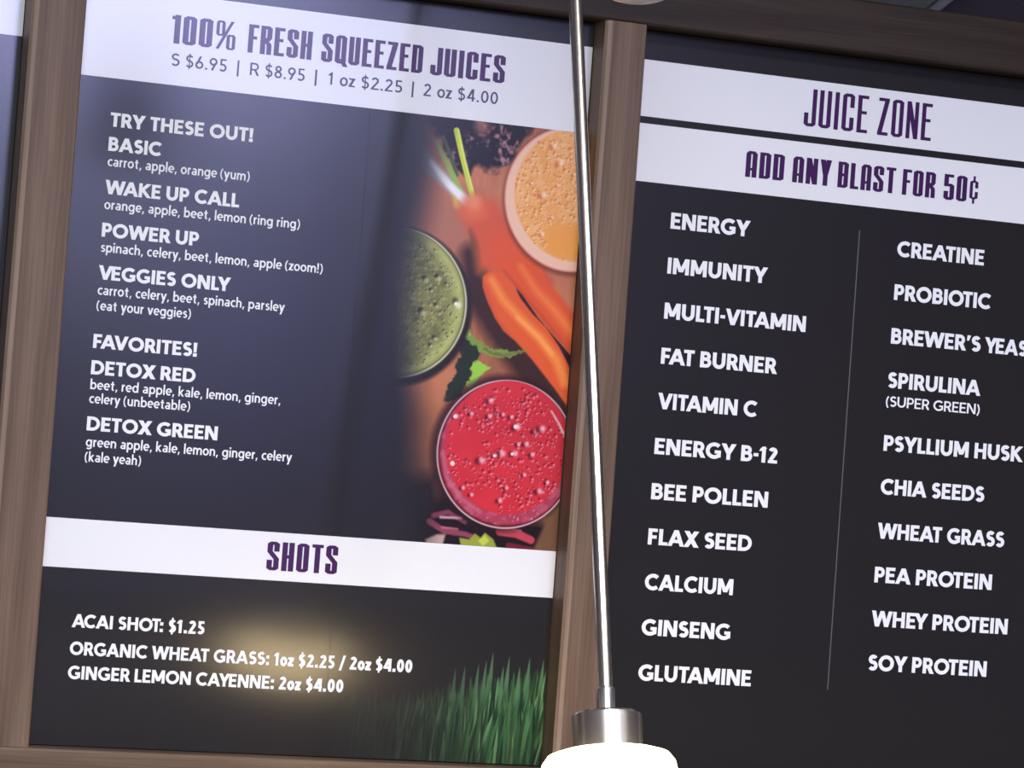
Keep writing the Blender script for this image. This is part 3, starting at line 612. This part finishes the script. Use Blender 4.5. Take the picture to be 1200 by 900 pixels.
# orange juice
ox, oy, orr = 55.8, 212.2, 81.6
P.put(P.disc(ox+1, oy-2, orr+3, 5)*.6, (96, 50, 34)); P.put(P.disc(ox, oy, orr, 1), (226, 150, 128)); P.put(P.disc(ox, oy, orr-1.8, 1), (240, 194, 166))
P.put(P.disc(ox+5, oy+5, orr-7, 3), (236, 166, 92)); om = P.disc(ox+5, oy+5, orr-8, 3)
P.put(om*sm(P.noise(14, 3), .42, .72)*.6, (246, 182, 122)); P.put(om*sm(P.noise(5, 2), .5, .8)*.4, (250, 200, 150))
bubbles(ox+4, oy+4, orr-9, 950, 1.2, 3.2, (206, 112, 42), (255, 218, 168), .85, 1.0, 7)
P.put(P.disc(*(51.2, 162.5), 24, 10, 22)*om*.9, (240, 160, 74))
for p, q in (((28.3, 268.8), 5), ((37.0, 250.5), 6), ((19.2, 213.1), 6), ((36.9, 225.5), 3), ((21.6, 169.3), 4), ((55.5, 239.9), 3), ((4.9, 225.1), 2.5), ((32.5, 189.5), 2.5)):
    P.spot(p[0], p[1], q, (214, 110, 66), (255, 226, 200), 1.0, 3.6)
# beet slices and stems at the foot
for pts, w_, col in (([(-81.5, -152.1),(-64.7, -147.2),(-43.7, -157.2)], 6, (128, 60, 78)), ([(-86.0, -159.0),(-68.1, -168.2),(-42.7, -170.4),(-29.1, -174.2)], 7, (140, 66, 84)), ([(-73.3, -153.5),(-49.1, -152.8)], 3, (206, 160, 176)),
                     ([(-70.4, -164.6),(-52.2, -165.3)], 2.5, (190, 110, 130)), ([(-1.4, -163.9),(17.2, -165.5),(36.2, -171.9)], 11, (190, 66, 82)), ([(10.1, -180.3),(26.7, -182.1),(37.0, -182.4)], 8, (112, 30, 42)), ([(2.4, -160.8),(23.1, -162.3)], 3, (214, 104, 118))):
    P.put(P.stroke(pts, w_, w_*.8, 2), col)
P.put(P.poly([(-89.4, -179.0),(-75.9, -172.5),(-65.8, -171.9),(-68.8, -185.3),(-86.8, -186.4)], 3), (190, 160, 150))
P.put(P.poly([(-49.4, -174.6),(-37.2, -175.7),(-31.6, -168.7),(-24.2, -173.0),(-19.5, -167.0),(-8.8, -173.9),(-4.0, -183.1),(-46.5, -185.8)], 2), (150, 160, 60)); P.put(P.poly([(-26.9, -176.9),(-19.3, -169.8),(-13.7, -176.1),(-20.4, -182.2)], 2), (190, 202, 84))
P.put(P.poly([(63.3, -123.3),(52.9, -148.9),(39.1, -183.2),(72.4, -185.9),(73.7, -122.6)], 5), (116, 82, 56))
# red juice
rx_, ry_, rr_ = -0.7, -78.6, 82.4
P.put(P.disc(rx_-3, ry_+1, rr_+5, 8)*.8, (44, 20, 20)); P.put(P.disc(rx_, ry_, rr_+.6, 1), (206, 176, 178)); P.put(P.disc(rx_, ry_, rr_-1.2, 1), (106, 24, 36))
P.put(P.disc(rx_+1, ry_+1, rr_-3, 2.5), (172, 60, 82)); P.put(P.disc(rx_, ry_, rr_-3, 3)*sm(P.noise(8, 3), .4, .8)*.6, (196, 104, 128))
bubbles(rx_, ry_, rr_, 260, 1.2, 3, (150, 50, 72), (226, 160, 176), .7, .95, 21)
JR = rr_*.90; P.put(P.disc(rx_+1, ry_+rr_*.095, JR, 1.2), (206, 46, 56)); rm = P.disc(rx_+1, ry_+rr_*.095, JR-1, 3)
P.put(rm*sm(P.noise(22, 2), .4, .7)*.4, (222, 58, 66)); P.put(rm*sm(P.X, (-6.4, -48.2)[0], (60.1, -43.1)[0])*.35, (186, 46, 60))
calm = lambda x, y: not (math.hypot(x-(-47.5, -70.3)[0], y-(-47.5, -70.3)[1]) < 17 or math.hypot(x-(-18.4, -129.9)[0], y-(-18.4, -129.9)[1]) < 14)
bubbles(rx_+1, ry_+5, JR-4, 640, 1.2, 3.3, (112, 14, 28), (250, 140, 150), .95, 1.0, 11, calm)
for p, q in (((7.9, -48.0), 5), ((30.8, -51.0), 4), ((37.7, -47.7), 5), ((20.6, -66.1), 4), ((11.4, -66.8), 3), ((-8.1, -78.7), 5), ((7.2, -77.6), 4.5), ((-31.9, -88.1), 5), ((-15.1, -81.2), 3), ((-26.0, -21.1), 4), ((-47.1, -37.0), 3), ((-65.0, -41.3), 3.5),
             ((40.1, -117.3), 4.5), ((-6.0, -130.9), 3.6), ((1.0, -116.2), 3), ((28.7, -77.0), 3.6), ((0.9, -37.1), 3), ((-25.6, -38.2), 3.6), ((-9.5, -35.1), 3), ((49.6, -107.0), 3), ((21.3, -100.4), 3), ((-50.7, -119.8), 3), ((-40.0, -126.6), 3)):
    P.spot(p[0], p[1], q*1.25, (90, 10, 22), (252, 206, 212), 1.0, 3.4)
for p, q in (((-65.0, -41.3), 2.2), ((7.8, -47.1), 2.4), ((-15.1, -81.2), 1.6), ((-63.9, -93.3), 2.6), ((6.1, -77.7), 1.8)): P.put(P.disc(p[0], p[1], q, 1.2), (250, 226, 226))
P.put(P.stroke([(-76.0, -81.8),(-68.7, -109.7),(-50.8, -131.1),(-27.4, -144.7)], 5, 5, 4)*.5, (214, 120, 140)); P.put(P.stroke([(49.5, -26.6),(59.9, -40.2),(65.9, -50.3)], 2, 3, 2)*.8, (236, 216, 216))
# the picture melts into the black sheet on its left side
edge = (-99.7, 39.2)[0]
f = sm(P.X + 10*np.sin(P.Y/60.0), edge-46, edge+10)
f *= 1-.75*(1-sm(P.X, edge-10, edge+34))*sm(-P.Y, 70, 150)
P.fade(f, BLK)
P.build('photo_print', jt, jo)

# wheatgrass print in the lower right corner of the same sheet
P = Print(-190.0, 67.6, -422.0, -276.0, 0.62, 9)
P.put(np.ones_like(P.X), BLK)
rg = random.Random(4)
gbase = sm(P.X, (-91.3, -384.2)[0], (55.5, -377.7)[0])
def top_at(x):
    u = (x-(-91.3, -384.2)[0])/((66.8, -377.2)[0]-(-91.3, -384.2)[0])
    return -352+36*max(0, min(1, u))**.8
for k in range(900):
    t = k/900.0; x = -178+rg.random()*262; tall = top_at(x)
    y1 = tall+rg.uniform(-14, 10)-(t**1.5)*rg.uniform(10, 75); y0 = y1-rg.uniform(40, 90)
    lean_ = rg.uniform(-3, 9)*(.4+t); wd = rg.uniform(1.6, 4.4)
    g = rg.uniform(.55, 1.15); col = (58*g+rg.uniform(-6, 14), 100*g+6, 64*g)
    if rg.random() < .30: col = (24, 46, 30)
    if rg.random() < .10: col = (104, 150, 98)
    i0 = max(0, int((y0-8-P.y0)/P.res)); i1 = min(P.ny, int((y1+8-P.y0)/P.res)); j0 = max(0, int((x-26-P.x0)/P.res)); j1 = min(P.nx, int((x+26-P.x0)/P.res))
    if i1 <= i0 or j1 <= j0: continue
    X = P.X[i0:i1, j0:j1]; Y = P.Y[i0:i1, j0:j1]; tt = np.clip((Y-y0)/(y1-y0), 0, 1.001)
    cxx = x+lean_*tt**1.6; ww = wd*.5*np.clip((1-tt)/.34, 0, 1)**.8
    mk = np.clip((ww-np.abs(X-cxx))/.7+.5, 0, 1)*(tt < 1)*sm(tt, 0, .4)*.85; mk = mk[..., None]
    shade_ = (.75+.35*tt)[..., None]
    P.A[i0:i1, j0:j1] = P.A[i0:i1, j0:j1]*(1-mk)+np.asarray(col, float)*shade_*mk
for px_, tp in (((1.1, -298.6), 0), ((20.8, -302.3), 0), ((45.4, -302.0), 0), ((62.1, -304.0), 0), ((-15.2, -312.7), 0), ((34.0, -313.1), 0), ((-42.1, -317.8), 0), ((-6.3, -308.5), 0), ((14.5, -313.1), 0), ((-31.2, -315.4), 0)):
    x, y1 = px_; y0 = y1-60
    tt = np.clip((P.Y-y0)/(y1-y0), 0, 1.001); ww = 2.6*np.clip((1-tt)/.5, 0, 1)**.8
    P.put(np.clip((ww-np.abs(P.X-x+3*(1-tt)))/.7+.5, 0, 1)*(tt < 1)*sm(tt, 0, .55)*.9, (84, 122, 84))
P.fade(.12+.88*sm(P.X, (-131.0, -385.9)[0], (40.1, -378.4)[0]), BLK)
P.fade(sm(P.X, -188, -150), BLK)
P.build('grass_print', jt, jo)

# ---------------------------------------------------------------- pendant lamps
def pendant_lit():
    px, py, zt_ = (1.327747, 2.977609, 2.302250)          # axis of the pole and height of its lower collar top
    t = thing('pendant_lamp', 'lit pendant lamp, nickel pole over a glowing white glass drum, before the middle upright', 'lamp', mw=Matrix.Translation((px, py, zt_)))
    n = M['nickel']; R0 = 0.0071
    lathe('pole', [(R0, -0.004), (R0, 3.53-zt_)], n, t, 48)
    lathe('collar', [(.0078, .0006), (.0092, -.0006), (.0092, -.0250), (.0088, -.0262)], n, t, 48)
    lathe('cap', [(.0088, -.0245), (.0325, -.0255), (.0342, -.0275), (.0342, -.0640), (.0325, -.0650)], n, t, 96)
    ro = .0665; z = -.0640
    pr = [(.030, z+.0008), (ro-.016, z), (ro-.007, z-.003), (ro-.0018, z-.010), (ro, z-.019), (ro, z-.085), (ro-.004, z-.085), (ro-.004, z-.020), (ro-.012, z-.006), (.030, z-.003)]
    lathe('glass_shade', pr, M['lit_glass'], t, 96, closed=True)
    lathe('ceiling_canopy', [(.0072, 3.515-zt_), (.050, 3.522-zt_), (.060, 3.535-zt_), (.060, 3.549-zt_)], n, t, 64)
    return t
pendant_lit()
def pendant_off():
    px, py, zb = (1.152254, 2.444138, 2.783639)
    t = thing('pendant_lamp', 'unlit pendant lamp whose round grey-white glass bottom hangs into the top of the picture', 'lamp', mw=Matrix.Translation((px, py, zb)))
    pr = [(0.0005, 0.0)]
    for i in range(1, 15):
        a = math.radians(90*i/14); pr.append((.052*math.sin(a), .040*(1-math.cos(a))))
    pr += [(.052, .075), (.046, .105), (.034, .122)]
    lathe('glass_shade', pr, M['opal'], t, 96)
    lathe('cap', [(.034, .121), (.034, .150), (.0088, .151), (.0088, .172)], M['nickel'], t, 64)
    lathe('pole', [(.0071, .170), (.0071, 3.53-zb)], M['nickel'], t, 48)
    lathe('ceiling_canopy', [(.0072, 3.515-zb), (.050, 3.522-zb), (.060, 3.535-zb), (.060, 3.549-zb)], M['nickel'], t, 64)
pendant_off()
